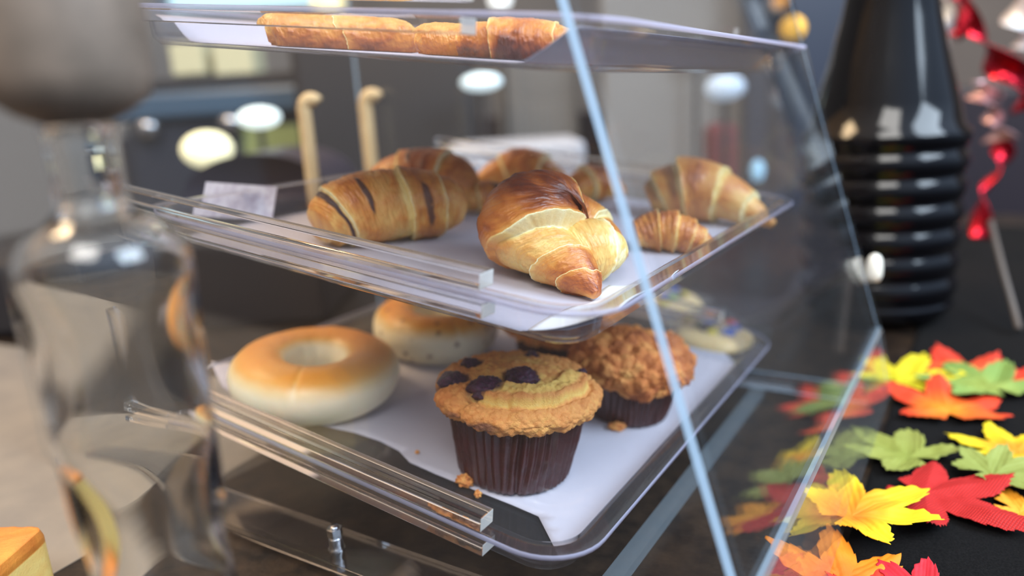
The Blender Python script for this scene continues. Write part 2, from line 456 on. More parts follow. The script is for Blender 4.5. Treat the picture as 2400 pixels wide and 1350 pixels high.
    R2, Z2 = R+nr*dsp, Z+nz*dsp+zadd
    V = np.stack([R2*np.cos(Ph), R2*np.sin(Ph), Z2], -1).reshape(-1, 3)*.001*s
    F = grid_faces(nu, nv, True, True, True)
    obj('crown', V, F, M_MUF, root, attrs=dict(crust=np.clip(crust, 0, 1).reshape(-1), choc=choc.reshape(-1)))
    if berries and not streusel:
        for i, (bp, br, bw) in enumerate(BERRY):
            nu, nv = 60, 40; th = np.linspace(.02, math.pi-.02, nv); p2 = np.linspace(0, 2*math.pi, nu, endpoint=False); A, Bq = np.meshgrid(th, p2, indexing='ij')
            ux, uy, uz = np.sin(A)*np.cos(Bq), np.sin(A)*np.sin(Bq), np.cos(A)
            rr = bw*(1.05+.42*fbm(ux*1.8+i*3, uy*1.8, uz*1.8, 5, 4)+.10*vn(ux*6, uy*6, uz*6, 3))
            j = np.argmin(np.abs(pr[60:, 0]-br))+60; zz_ = pr[j, 1]
            V = np.stack([rr*ux+br*math.cos(bp), rr*uy+br*math.sin(bp), rr*uz*.7+zz_-bw*.30+(1.2 if br < 14 else 1.0)], -1).reshape(-1, 3)*.001*s
            obj('blueberry', V, grid_faces(nu, nv, True, True, True), M_BERRY, root, flip=True)
    return root


# berries: angle, radius, size (mm)
BERRY = [(4.78, 9, 8.6), (3.95, 26, 9.6), (3.3, 38, 7.5), (2.7, 31, 5.0), (.30, 39, 2.4), (1.3, 31, 3.2)]
M_LINER, _nt, _p = mat('brown_greaseproof_paper')
_p.inputs['Roughness'].default_value = .30; _p.inputs['Specular IOR Level'].default_value = .5; _p.inputs['Coat Weight'].default_value = .08
_n = noise_node(_nt, 130, 5); _r = _nt.nodes.new('ShaderNodeValToRGB'); _nt.links.new(_n.outputs[0], _r.inputs[0])
_r.color_ramp.elements[0].color = (.030, .006, .006, 1); _r.color_ramp.elements[1].color = (.085, .018, .018, 1); _nt.links.new(_r.outputs[0], _p.inputs['Base Color'])
bump(_nt, _p, noise_node(_nt, 260, 4).outputs[0], .5, .0012)


def bagel(name, loc, rot, label, group, R=35, rt=20, h=1., seed=2, raisins=False):
    nu, nv = 200, 110; P1, P2 = np.meshgrid(np.linspace(0, 2*math.pi, nv, endpoint=False), np.linspace(0, 2*math.pi, nu, endpoint=False), indexing='ij')
    rr = rt*(1+.05*fbm(np.cos(P2)*1.4, np.sin(P2)*1.4, 0*P2, seed, 3)+.02*fbm(np.cos(P2)*4, np.sin(P2)*4, np.cos(P1)*2, seed+2, 3))
    inn = np.where(np.cos(P1) < 0, .86, 1.)
    rad = R+rr*np.cos(P1)*inn*(1+.06*np.sin(P1)); z = rr*np.sin(P1)*h
    crease = np.exp(-((np.angle(np.exp(1j*(P2-4.75))))/.035)**2)*ss(.1, .6, np.sin(P1)); z -= 1.0*crease
    x, y = rad*np.cos(P2), rad*np.sin(P2); zc = rt*h*.90; zz = np.maximum(z+zc, .2+.05*(z+zc))
    nrm = z/(rt*h)
    crust = -.04+.72*ss(.12, 1.0, nrm)+.10*fbm(x/30, y/30, z/20, seed+5, 3)-.12*crease
    # the inner wall of the hole browns less
    hole = ss(.25, -.6, np.cos(P1)); crust -= .42*hole*ss(.98, .55, nrm)
    choc = np.zeros(x.shape)
    if raisins:
        crust += .10*fbm(x/9, y/9, z/9, seed+8, 3)
        c, v = cell(x/9, y/9, z/9, seed+20); hit = (v > .55); choc = ss(.30, .17, c)*hit*.8; zz = zz+0*x; rad_b = ss(.34, .15, c)*hit
        x, y = x*(1+.012*rad_b), y*(1+.012*rad_b)
    V = np.stack([x, y, zz], -1).reshape(-1, 3)*.001
    F = []
    for j in range(nv):
        for i in range(nu):
            i2, j2 = (i+1) % nu, (j+1) % nv; F.append((j*nu+i, j*nu+i2, j2*nu+i2, j2*nu+i))
    o = obj(name, V, F, M_BAG, None, attrs=dict(crust=np.clip(crust, 0, 1).reshape(-1), choc=choc.reshape(-1)))
    o.matrix_world = Matrix.Translation(Vector(loc))@rot.to_4x4(); return tag(o, label, 'bagel', group)


# ================================================================== SETTING
M_TABLE, _nt, _p = mat('dark_counter_top')
_p.inputs['Roughness'].default_value = .30; _p.inputs['Specular IOR Level'].default_value = .35; _n = noise_node(_nt, 45, 8, .7); _r = _nt.nodes.new('ShaderNodeValToRGB'); _nt.links.new(_n.outputs[0], _r.inputs[0])
_r.color_ramp.elements[0].position = .35; _r.color_ramp.elements[0].color = (.006, .005, .005, 1); _r.color_ramp.elements[1].position = .75; _r.color_ramp.elements[1].color = (.045, .028, .017, 1)
_nt.links.new(_r.outputs[0], _p.inputs['Base Color']); bump(_nt, _p, noise_node(_nt, 160, 6).outputs[0], .3, .001)
M_FELT, _nt, _p = mat('black_felt_cloth')
_p.inputs['Roughness'].default_value = .95; _p.inputs['Specular IOR Level'].default_value = .15; 
_n = noise_node(_nt, 900, 6, .8); _r = _nt.nodes.new('ShaderNodeValToRGB'); _nt.links.new(_n.outputs[0], _r.inputs[0])
_r.color_ramp.elements[0].position = .40; _r.color_ramp.elements[0].color = (.0022, .0021, .0023, 1); _r.color_ramp.elements[1].position = .75; _r.color_ramp.elements[1].color = (.018, .017, .017, 1)
_nt.links.new(_r.outputs[0], _p.inputs['Base Color']); bump(_nt, _p, _n.outputs[0], .9, .0015)

b = MB().box((-.75, .35, -.03), (2.9, 2.1, .06)); ct = b.build('counter_top', M_TABLE, bevel=.004)
root = empty('service_counter', (-.75, .35, -.9), label='dark speckled counter on which the pastry case stands', cat='counter')
ct.parent = root; ct.location = (.75, -.35, .9)
c2 = MB().box((0, 0, .42), (2.7, 1.9, .84)).build('cabinet', plain('counter_panel', (.03, .025, .022, 1), .5), root)
# black cloth with slightly rippled surface
nx, ny = 90, 120; xs = np.linspace(-.052, .66, nx); ys = np.linspace(-.5, 1.25, ny); Yg, Xg = np.meshgrid(ys, xs, indexing='ij')
Zg = .0012+.0012*(fbm(Xg*9, Yg*9, 0*Xg, 5, 3)+.6)*ss(-.05, .02, Xg)
V = np.stack([Xg, Yg, Zg], -1).reshape(-1, 3); V0 = V.copy(); V0[:, 2] = .0002
cloth = obj('felt_cloth', V, grid_faces(nx, ny, False), M_FELT); so = cloth.modifiers.new('thick', 'SOLIDIFY'); so.thickness = .001; so.offset = -1
tag(cloth, 'black felt cloth on the counter in front of the pastry case, under the leaves', 'cloth')

M_WALL = plain('taupe_plaster', srgb(150, 140, 130), .8, noise=(1.2, srgb(128, 120, 114)))
tag(MB().box((-.5, 4.05, .6), (9, .1, 3.2)).build('wall_back', M_WALL), kind='structure')
tag(MB().box((-4.05, 1, .6), (.1, 8, 3.2)).build('wall_left', plain('sand_grey_wall', srgb(158, 144, 130), .8)), kind='structure')
tag(MB().box((-.5, 1, -.95), (9, 8, .1)).build('floor', plain('brown_floor', srgb(96, 78, 66), .5)), kind='structure')

# ================================================================== PASTRY CASE
case = empty('pastry_case', (-.35, .195, 0), label='clear acrylic countertop pastry case with a slanted front and three tilted shelves', cat='display case')
CO = np.array([-.35, .195, 0.])


def cpart(mb, name, mats, parent=case, **k):
    mb.v = [p-CO for p in mb.v]; return mb.build(name, mats, parent, **k)


KX, KZ = -.068, .0575     # kink of the front
SL = (-.1349-KX)/(.2881-KZ)
TOPZ = .43; TX = KX+SL*(TOPZ-KZ)
prof = [(-.615, .0065), (-.058, .0065), (KX, KZ), (TX, TOPZ), (-.615, TOPZ)]
cpart(MB().prism(prof, -.0078, 0, 1, 0, [0, 1, 1, 1, 0]), 'near_side_panel', [M_PANEL, M_EDGE])
cpart(MB().prism(prof, .388, .392, 1, 0, [1, 1, 1, 1, 1]), 'far_side_panel', [M_PANEL, M_EDGE])
cpart(MB().box(((TX-.615)/2, .194, TOPZ+.002), (TX+.615, .396, .004)), 'top_panel', [M_PANEL])
# slanted front door between the sides, kick panel under it
e1 = np.array([SL, 0, 1.]); e1 /= np.linalg.norm(e1); e3 = np.cross(e1, EY)
Ld = (TOPZ-KZ)/e1[2]
pc = np.array([KX, .194, KZ])+e1*(Ld/2)
cpart(MB().box(pc+e3*-.0021, (.003, .386, Ld-.004), np.stack([e3, EY, e1], 1), 0, [0, 0, 0, 0, 1, 1]), 'front_door', [M_PANEL, M_EDGE])
k1 = np.array([KX+.058, 0, KZ-.0065]); kl = np.linalg.norm(k1); k1 /= kl; k3 = np.cross(k1, EY)
cpart(MB().box(np.array([(KX-.058)/2, .194, (KZ+.0065)/2])+k3*-.0021, (.004, .386, kl-.001), np.stack([k3, EY, k1], 1), 0, [0, 0, 0, 0, 1 if k1[2] < 0 else 0, 0 if k1[2] < 0 else 1]), 'kick_panel', [M_KICK, frost_mat('kick_panel_edge', (.72, .76, .78, 1), .66)])
# base strips, then a strip for a reflected light streak
nb = cpart(MB().box((-.335, .0115, .0035), (.53, .031, .006)), 'base_or_streak_strip', [M_ACR], bevel=.0004)
cpart(MB().box((-.335, .376, .0035), (.53, .022, .006)), 'base_or_streak_strip', [M_ACR])
cpart(MB().box((-.152, .19, .0045), (.010, .32, .006)), 'base_or_streak_strip', [frost_mat('reflected_streak', (.55, .68, .78, 1), .84)])  # added strip, its pale blue imitates window light reflected on the counter
# rails: two bars per shelf on each side panel
for off in (.0175, .1392, .2578):
    for (o0, th_, y0, y1) in ((off-.0032, .0068, .0004, .0115), (off+.0099, .0078, .0004, .0115), (off-.0032, .0068, .3765, .3876), (off+.0099, .0078, .3765, .3876)):
        xa, xb = -.50, -.1935
        pa = NN*(o0+th_/2)
        a0 = (xa)/T[0]; a1 = (xb+(.0018 if off > .02 else 0)+(.008 if off > .1 else 0))/T[0]
        # point at given X on plane offset
        mid = T*(a0+a1)/2; mid = mid+NN*(o0+th_/2); mid = mid+EY*(y0+y1)/2
        # correct the X shift that the normal adds
        mid = mid-T*(NN[0]*(o0+th_/2)/T[0])
        cpart(MB().box(mid, (abs(a1-a0), y1-y0, th_), np.stack([T, EY, NN], 1), 0, [0, 1, 0, 0, 0, 0]), 'rail', [M_ACR, M_EDGE_W], bevel=.0006)
# bolt with nuts on the base strip
bp = on_z(790, 1287, .0065); 
bl = empty('bolt', (0, 0, 0)); bl.parent = case; bl.location = tuple(np.array([bp[0], bp[1], .0065])-CO)
hexp = [(.0046*math.cos(i*math.pi/3), .0046*math.sin(i*math.pi/3)) for i in range(6)]
MB().prism(hexp, .0088, .0140, 2).build('nut', M_STEEL, bl, bevel=.0003)
MB().tube([(0, 0, .0001), (0, 0, .0012)], .0050, 24).build('washer', M_STEEL, bl)
pr = [(.0040, 0)]+[(.0036+.0006*(i % 2), .0013+i*.00065) for i in range(11)]+[(.0030, .0088), (.0030, .0146), (.0022, .0156)]
lathe('threaded_stud', pr, M_STEEL, bl, 24)
# round sanded spot and small cream oval on the far front corner
kb = on_tray  # noqa
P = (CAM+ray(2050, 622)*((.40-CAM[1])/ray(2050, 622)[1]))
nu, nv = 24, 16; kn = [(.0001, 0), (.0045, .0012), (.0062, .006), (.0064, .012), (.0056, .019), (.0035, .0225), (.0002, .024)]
ko = lathe('cream_oval', kn, plain('cream_plastic', srgb(240, 236, 222), .35), case, 24); ko.location = tuple(P-np.array([0, 0, .014])-CO)

# ================================================================== TRAYS and papers
RIM = (.0228, .1446, .2622)
XF = (-.1455, -.1300, -.1240)      # front edge of the rim (world X)


def rrect(x0, x1, y0, y1, r, n=10):
    P = []
    for cx, cy_, a0 in ((x1-r, y0+r, -90), (x1-r, y1-r, 0), (x0+r, y1-r, 90), (x0+r, y0+r, 180)):
        for i in range(n+1):
            a = math.radians(a0+90*i/n); P.append((cx+r*math.cos(a), cy_+r*math.sin(a)))
    return P


def tray(off, xf, label):
    a_f = 0.; Lx = .318; O = T*((xf-NN[0]*off)/T[0])+NN*off
    rot = Matrix(((T[0], 0, NN[0]), (0, 1, 0), (T[2], 0, NN[2])))
    root = empty('serving_tray', O, rot, label=label, cat='tray', group='clear plastic trays in the pastry case')
    y0, y1 = .0025, .3865
    rings = []   # (inset, z)
    top = [(0, -.0006), (0, .0012), (.0006, .0018), (.0105, .0018), (.0125, .0008), (.0150, -.0145), (.0185, -.0178), (.030, -.0178)]
    bot = [(.030, -.0198), (.0180, -.0198), (.0132, -.0160), (.0108, -.0006)]
    V = []; n = None
    for ins, z in top+bot:
        r = max(.034-ins, .008); P = rrect(-Lx+ins, -ins, y0+ins, y1-ins, r); n = len(P); V += [(p[0], p[1], z) for p in P]
    F = []; fm = []; k = len(top)+len(bot)
    for j in range(k):
        j2 = (j+1) % k
        if j == len(top)-1: continue
        for i in range(n):
            i2 = (i+1) % n; F.append((j*n+i, j*n+i2, j2*n+i2, j2*n+i)); fm.append(1 if j in (0, k-1, 1) and j != k-1 else 0)
    jt = len(top)-1; F.append(tuple(jt*n+i for i in range(n))); fm.append(0)
    F.append(tuple((jt+1)*n+i for i in reversed(range(n)))); fm.append(0)
    o = obj('tray_shell', V, F, None, root, True, mats=[M_TRAY, M_RIMEDGE], fm=fm)
    return root, O


trays = [tray(RIM[0], XF[0], 'clear tray on the bottom shelf holding muffins and bagels'),
         tray(RIM[1], XF[1], 'clear tray on the middle shelf holding croissants'),
         tray(RIM[2], XF[2], 'clear tray on the top shelf holding flat pastries')]
FLO = [r-.0178 for r in RIM]     # inner floor offsets


def local(P, k):
    d = np.asarray(P)-trays[k][1]; return np.array([d@T, d@EY, d@NN])


def paper(poly, k, label, lift, name='parchment_paper', seed=1, zfun=None):
    """poly in tray coordinates -> a thin sheet triangulated as a fine grid clipped to the outline"""
    import bmesh
    poly = np.asarray(poly); x0, y0 = poly.min(0); x1, y1 = poly.max(0)
    bm = bmesh.new(); vs = [bm.verts.new((p[0], p[1], 0)) for p in poly]; bm.faces.new(vs)
    for ax, lo, hi in ((0, x0, x1), (1, y0, y1)):
        for c in np.arange(lo+.008, hi, .008):
            co = [0, 0, 0]; co[ax] = c; no = [0, 0, 0]; no[ax] = 1
            bmesh.ops.bisect_plane(bm, geom=bm.verts[:]+bm.edges[:]+bm.faces[:], plane_co=co, plane_no=no)
    for v in bm.verts: v.co.z = lift+(zfun(v.co.x, v.co.y) if zfun else 0)
    me = bpy.data.meshes.new(name); bm.to_mesh(me); bm.free(); me.materials.append(M_PAPER)
    me.polygons.foreach_set('use_smooth', np.ones(len(me.polygons), dtype=bool))
    o = bpy.data.objects.new(name, me); COL.objects.link(o); O = trays[k][1]
    o.matrix_world = trays[k][0].matrix_world.copy() if False else (Matrix.Translation(Vector(O))@Matrix(((T[0], 0, NN[0]), (0, 1, 0), (T[2], 0, NN[2]))).to_4x4())
    s = o.modifiers.new('thick', 'SOLIDIFY'); s.thickness = .00025; s.offset = 1
    return tag(o, label, 'paper')


def pt(u, v, k, dz=0.): return local(on_tray(u, v, FLO[k]+dz), k)[:2]


FL = -.0178
p0 = [pt(*q, 0) for q in [(492, 850), (520, 905), (575, 950), (700, 985), (760, 1000), (830, 1015), (890, 1035), (935, 1058), (960, 1085), (1020, 1112), (1100, 1145), (1200, 1185), (1262, 1212)]]
p0 += [(-.020, .031), (-.0195, .20), (-.0195, .34), (-.04, .366), (-.16, .368), (-.286, .366), (-.298, .25), (-.298, .12)]
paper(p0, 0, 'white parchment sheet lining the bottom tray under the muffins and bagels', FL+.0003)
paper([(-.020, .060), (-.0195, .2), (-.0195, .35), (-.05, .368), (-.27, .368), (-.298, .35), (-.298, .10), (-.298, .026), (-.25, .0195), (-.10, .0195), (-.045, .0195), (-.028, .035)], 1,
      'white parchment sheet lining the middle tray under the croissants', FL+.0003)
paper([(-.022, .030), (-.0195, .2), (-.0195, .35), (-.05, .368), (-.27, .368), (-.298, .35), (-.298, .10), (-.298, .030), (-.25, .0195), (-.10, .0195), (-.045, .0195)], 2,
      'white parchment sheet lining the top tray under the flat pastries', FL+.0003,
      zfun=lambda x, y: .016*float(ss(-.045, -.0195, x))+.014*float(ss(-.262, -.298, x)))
# loose folded paper flap at the near front corner of the middle tray
nfx, nfy = 14, 24
V = []
for j in range(nfy):
    for i in range(nfx):
        s_, t_ = i/(nfx-1), j/(nfy-1)
        x = -.042+.0385*s_; y = .034+.075*t_-.012*(1-s_)*(1-t_); z = FL+.0010+.0165*s_**1.6+.001*math.sin(t_*7)
        V.append((x, y, z))
fp = obj('parchment_flap', V, grid_faces(nfx, nfy, False), plain('bright_parchment', (.86, .88, .92, 1), .7)); so = fp.modifiers.new('thick', 'SOLIDIFY'); so.thickness = .0003
fp.matrix_world = Matrix.Translation(Vector(trays[1][1]))@Matrix(((T[0], 0, NN[0]), (0, 1, 0), (T[2], 0, NN[2]))).to_4x4()
tag(fp, 'bright white folded corner of parchment curling up beside the near croissant', 'paper')


def on_floor(u, v, k, lift=.0007):
    if k == 2:
        P = at(u, v, .42 if u < 900 else .385 if u < 1150 else .365 if u < 1500 else .60); return P-NN*(P@NN-FLO[2]-lift)
    return on_tray(u, v, FLO[k]+lift)


VY = VIEWYAW
# ================================================================== BOTTOM TRAY: muffins and bagels
muffin('blueberry_muffin', on_floor(1204, 1094, 0), tray_rot(VY), 'blueberry crumble muffin in brown fluted liner at the front of the bottom tray', 'muffins on the bottom tray', 3, scale=1.04)
muffin('streusel_muffin', on_floor(1468, 962, 0), tray_rot(VY+.5), 'orange brown streusel muffin directly behind the blueberry muffin', 'muffins on the bottom tray', 12, streusel=True, scale=.93)
muffin('streusel_muffin', on_floor(1288, 852, 0), tray_rot(VY+2.1), 'dim brown muffin mostly hidden behind the blueberry muffin and under the middle tray', 'muffins on the bottom tray', 21, streusel=True, scale=.80)
bagel('bagel', on_floor(742, 925, 0), tray_rot(VY-.05), 'smooth plain golden bagel at the near left of the bottom tray', 'bagels on the bottom tray', 36.5, 23, .84, 2)
bagel('bagel', on_floor(1022, 812, 0), tray_rot(VY+.4), 'cinnamon raisin bagel with dark specks behind the plain bagel', 'bagels on the bottom tray', 32, 20.5, .98, 8, raisins=True)


def crumb(u, v, k, size, label, seed, m=M_MUF, lift=.0005, n=3):
    nu, nv = 36, 24; A, Bq = np.meshgrid(np.linspace(.03, math.pi-.03, nv), np.linspace(0, 2*math.pi, nu, endpoint=False), indexing='ij')
    ux, uy, uz = np.sin(A)*np.cos(Bq), np.sin(A)*np.sin(Bq), np.cos(A)
    c, v_ = cell(ux*1.9+seed, uy*1.9, uz*1.9, seed); rr = .62+.55*(.8-c)+.18*fbm(ux*4, uy*4, uz*4, seed, 3)
    V = np.stack([rr*ux*size[0], rr*uy*size[1], np.maximum(rr*uz*size[2]+size[2]*.7, 0)], -1).reshape(-1, 3)
    cr = np.clip(.5+.4*(v_-.5)+.2*fbm(ux*3, uy*3, uz*3, seed+3, 3), 0, 1)
    o = obj('muffin_crumb', V, grid_faces(nu, nv, True, True, True), m, attrs=dict(crust=cr.reshape(-1), choc=np.zeros(cr.size)), flip=True)
    o.matrix_world = Matrix.Translation(Vector(on_floor(u, v, k, lift)))@tray_rot(VY).to_4x4()
    return tag(o, label, 'crumb', 'muffin crumbs on the bottom tray')


crumb(1090, 1138, 0, (.0062, .005, .0045), 'large golden crumb at the left foot of the blueberry muffin', 2)
crumb(1120, 1165, 0, (.0026, .0026, .003), 'small golden crumb just right of the large crumb, nearer the rail', 5)
crumb(1446, 1008, 0, (.0075, .0042, .0038), 'oblong brown crumb at the foot of the streusel muffin', 9)
crumb(978, 1063, 0, (.0017, .0017, .0015), 'tiny pale crumb alone on the parchment left of the blueberry muffin', 14)

# wrapped candy cookies at the far front corner of the bottom tray
M_WRAP = clear_mat('cellophane_wrap', (.98, .99, 1, 1), 1.4, .12, .01)
for (u, v, rs, lab) in ((1668, 790, 1, 'wrapped candy cookie lying flat at the far front of the bottom tray'), (1565, 712, 2, 'wrapped candy cookie behind the streusel muffin')):
    P = on_floor(u, v, 0); root = empty('candy_cookie', P, tray_rot(VY+rs), label=lab, cat='cookie', group='wrapped cookies on the bottom tray')
    nu, nr = 90, 26; A, Q = np.meshgrid(np.linspace(0, 1, nr), np.linspace(0, 2*math.pi, nu, endpoint=False), indexing='ij')
    rr = A*.037*(1+.03*np.sin(Q*5+rs)); z = .010*(1-A**4)**.5+.0008*fbm(rr*np.cos(Q)*200, rr*np.sin(Q)*200, 0*Q, rs, 3)+.0004
    V = np.stack([rr*np.cos(Q), rr*np.sin(Q), z], -1); V2 = np.stack([rr*np.cos(Q), rr*np.sin(Q), 0*z], -1)[::-1]
    V = np.vstack([V.reshape(-1, 3), V2.reshape(-1, 3)])
    obj('cookie_base', V, grid_faces(nu, nr*2, True, False, False), M_BAG, root, attrs=dict(crust=np.full(len(V), .36), choc=np.zeros(len(V))))
    rnd = random.Random(rs); cols = [(28, 98, 205), (240, 215, 40), (205, 50, 40), (60, 140, 70), (28, 98, 205), (235, 130, 40), (70, 40, 30), (28, 98, 205), (240, 215, 40)]
    for i, c in enumerate(cols):
        a = i*2.4+rs; r0 = .007+.022*((i*.37) % 1)
        V = []; 
        for t_ in np.linspace(.05, math.pi-.05, 10):
            for q in np.linspace(0, 2*math.pi, 16, endpoint=False): V.append((r0*math.cos(a)+.0062*math.sin(t_)*math.cos(q), r0*math.sin(a)+.0062*math.sin(t_)*math.sin(q), .0105+.0035*math.cos(t_)))
        obj('candy', V, grid_faces(16, 10, True, True, True), plain('candy_shell_%d_%d' % (rs, i), srgb(*c), .25, coat=.5), root, flip=True)
    # cellophane: crumpled sleeve
    nu, nv = 40, 40; V = []; U, W = np.meshgrid(np.linspace(-1, 1, nu), np.linspace(-1, 1, nv), indexing='ij')
    zz = .016*np.clip(1-np.maximum(np.abs(U), np.abs(W))**3, 0, 1)+.0025*fbm(U*3, W*3, 0*U, rs+4, 4)+.001
    V = np.stack([U*.052, W*.046, np.maximum(zz, .0006)], -1).reshape(-1, 3)
    o = obj('wrapper', V, grid_faces(nv, nu, False), M_WRAP, root); so = o.modifiers.new('t', 'SOLIDIFY'); so.thickness = .0002

# ================================================================== MIDDLE TRAY: croissants
GC = 'croissants on the middle tray'


def croissant(u, v, k, yaw, label, cat='croissant', name='croissant', **kw):
    o = roll(name, **kw)
    o.matrix_world = Matrix.Translation(Vector(on_floor(u, v, k)))@tray_rot(VY+yaw).to_4x4()
    return tag(o, label, cat, GC if k == 1 else 'flat pastries on the top tray')


# near croissant, horn towards the camera (local -y)
nc = croissant(1283, 652, 1, 0, 'butter croissant with torn pale layers at the near corner of the middle tray',
          path=[(21, -37, 4), (16, -29, 9), (8, -19, 14), (-1, -9, 19.5), (-9, 3, 26), (-3, 18, 28), (14, 26, 23), (30, 22, 16), (42, 14, 8)],
          radii=[3.2, 9.5, 15, 20.5, 28, 27.5, 21, 15, 5], edges=[(.15, -1, 1.0, .0), (.275, -1, 2.4, .0), (.425, 1, 8.5, .03, 1.35, 2.1), (.72, -1, 4, .05), (.87, -1, 2.4, .03)],
          seed=4, nt_=760, np_=360, slant=.05, base=.55, topdark=.14, lam=1.35, S=1.07, bulge=[(.38, 0.1, .06, .7, 2)],
          tints=[(.275, .41, -.22), (.44, .8, .07)])
nd = roll('dough', path=[(0, -8, 12), (8, -6, 15), (20, -1, 17), (31, 5, 14), (37, 9, 9)], radii=[7, 14, 17, 14, 5], edges=[(.62, -1, 3, .12)], seed=91, nt_=220, np_=160, base=.10, topdark=.05, lam=.8, S=1.07)
join(nc, nd)
croissant(1575, 590, 1, 0, 'small flaky croissant horn with serrated ridges right of the near croissant',
          path=[(-26, 3, 10), (-12, 4, 13), (2, 2, 13), (16, 0, 9), (28, -2, 4)], radii=[9, 13, 14, 10, 3],
          edges=[(.30, -1, 2.5, .03), (.5, -1, 2.5, .03), (.68, -1, 2, .03), (.83, -1, 1.5, .02)], seed=15, base=.50, topdark=.2, ridge=.7, lam=.9)
croissant(915, 562, 1, 0, 'chocolate croissant with dark filling stripe around its near left end',
          path=[(-34, -24, 12), (-30, -19, 15.5), (-20, -11, 19.5), (-5, -1, 21), (12, 8, 21), (28, 18, 19), (37, 24, 17)],
          radii=[11, 17.5, 21, 22.5, 22, 19, 13], edges=[(.235, 1, 1.6, .015), (.62, 1, 1.8, .045), (.80, -1, 2.0, .02)],
          choc_edges=[(.200, .026, -.9, 3.3, 1.0), (.40, .016, .1, 1.3, .95), (.70, .020, -.4, .8, .85)],
          seed=23, nt_=420, np_=260, slant=.045, base=.42, topdark=.24, lam=1.0, S=1.10, name='chocolate_croissant')
croissant(990, 492, 1, 0, 'chocolate croissant lying behind the striped chocolate croissant',
          path=[(-34, 4, 16), (-20, 4, 19), (0, 3, 21), (20, -2, 20), (34, -8, 16)], radii=[11, 19, 23, 21, 12],
          edges=[(.35, 1, 2, .03), (.7, -1, 2, .03)], choc_edges=[(.45, .02, .8, 1.9, .9)], seed=31, base=.55, topdark=.25, S=1.12, name='chocolate_croissant')
croissant(1130, 500, 1, .3, 'chocolate ended croissant between the striped one and the near croissant',
          path=[(-22, 2, 11), (-8, 0, 13), (8, 0, 13), (22, 2, 10)], radii=[8, 12, 12, 7], edges=[(.4, 1, 2, .03)],
          choc_edges=[(.7, .08, .2, 3, .9)], seed=37, base=.5, nt_=120, np_=80, name='chocolate_croissant')
croissant(1225, 446, 1, -.1, 'golden croissant at the back of the middle tray behind the near croissant',
          path=[(-42, -6, 8), (-22, 2, 15), (0, 6, 20), (22, 2, 15), (42, -8, 8)], radii=[5, 15, 20, 15, 5],
          edges=[(.3, 1, 3, .03), (.7, -1, 3, .03)], seed=41, base=.48, nt_=160, np_=100)
croissant(1390, 475, 1, .5, 'orange croissant tip showing between the near croissant and the panel edge',
          path=[(-30, 0, 8), (-10, 4, 15), (10, 4, 16), (30, -2, 8)], radii=[5, 15, 16, 5], edges=[(.4, 1, 3, .03), (.7, -1, 3, .03)], seed=44, base=.52, nt_=140, np_=90)
croissant(1640, 520, 1, -.25, 'large croissant with red brown hollow at the far front of the middle tray',
          path=[(-42, 2, 14), (-30, 4, 20), (-10, 6, 24), (14, 2, 22), (36, -6, 14), (54, -14, 6)], radii=[12, 22, 27, 22, 13, 4],
          edges=[(.16, 1, 4, .05), (.34, 1, 5, .05), (.60, -1, 3, .05), (.8, -1, 3, .03)], choc_edges=[(.28, .035, .0, 2.2, .45), (.10, .05, 0, 3.0, .35)],
          seed=52, base=.40, topdark=.1, nt_=200, np_=130)

# ================================================================== TOP TRAY: flat pastries
croissant(810, 108, 2, 0, 'long flat golden pastry at the left of the top tray', name='flat_pastry', cat='pastry',
          path=[(-36, -8, 5), (-30, -6, 6.5), (-10, -2, 7), (12, 2, 7), (30, 5, 6.5), (37, 7, 5)], radii=[4, 10, 11, 11, 10, 4],
          edges=[(.5, 1, .5, .0)], seed=61, squash=.85, base=.48, topdark=-.45, lam=.6, S=1.15)
croissant(1075, 122, 2, 0, 'short golden pastry in the middle of the top tray', name='flat_pastry', cat='pastry',
          path=[(-20, 2, 4.5), (-14, 1, 6), (0, 0, 6.5), (18, -2, 6), (26, -3, 4.5)], radii=[4, 9, 10, 9, 4], edges=[(.6, 1, .5, .0)], seed=66, squash=.8, base=.48, topdark=-.4, lam=.5, S=1.1)
croissant(1210, 136, 2, 0, 'cracked brown glazed pastry at the front of the top tray', name='flat_pastry', cat='pastry',
          path=[(-26, 2, 5), (-16, 1, 7), (0, -1, 7.5), (18, -4, 7), (28, -7, 5)], radii=[5, 10, 11.5, 10, 4],
          edges=[(.35, 1, 1.5, .0), (.75, -1, 1.2, .0)], seed=71, squash=.85, base=.58, topdark=-.7, lam=.8, S=1.12)
croissant(1745, 128, 2, 0, 'small orange pastry at the far front corner of the top tray', name='flat_pastry', cat='pastry',
          path=[(-20, 0, 6), (0, 0, 9), (20, 0, 6)], radii=[7, 12, 6], edges=[(.5, 1, 1, .04)], seed=75, squash=.8, base=.5, nt_=80, np_=60)

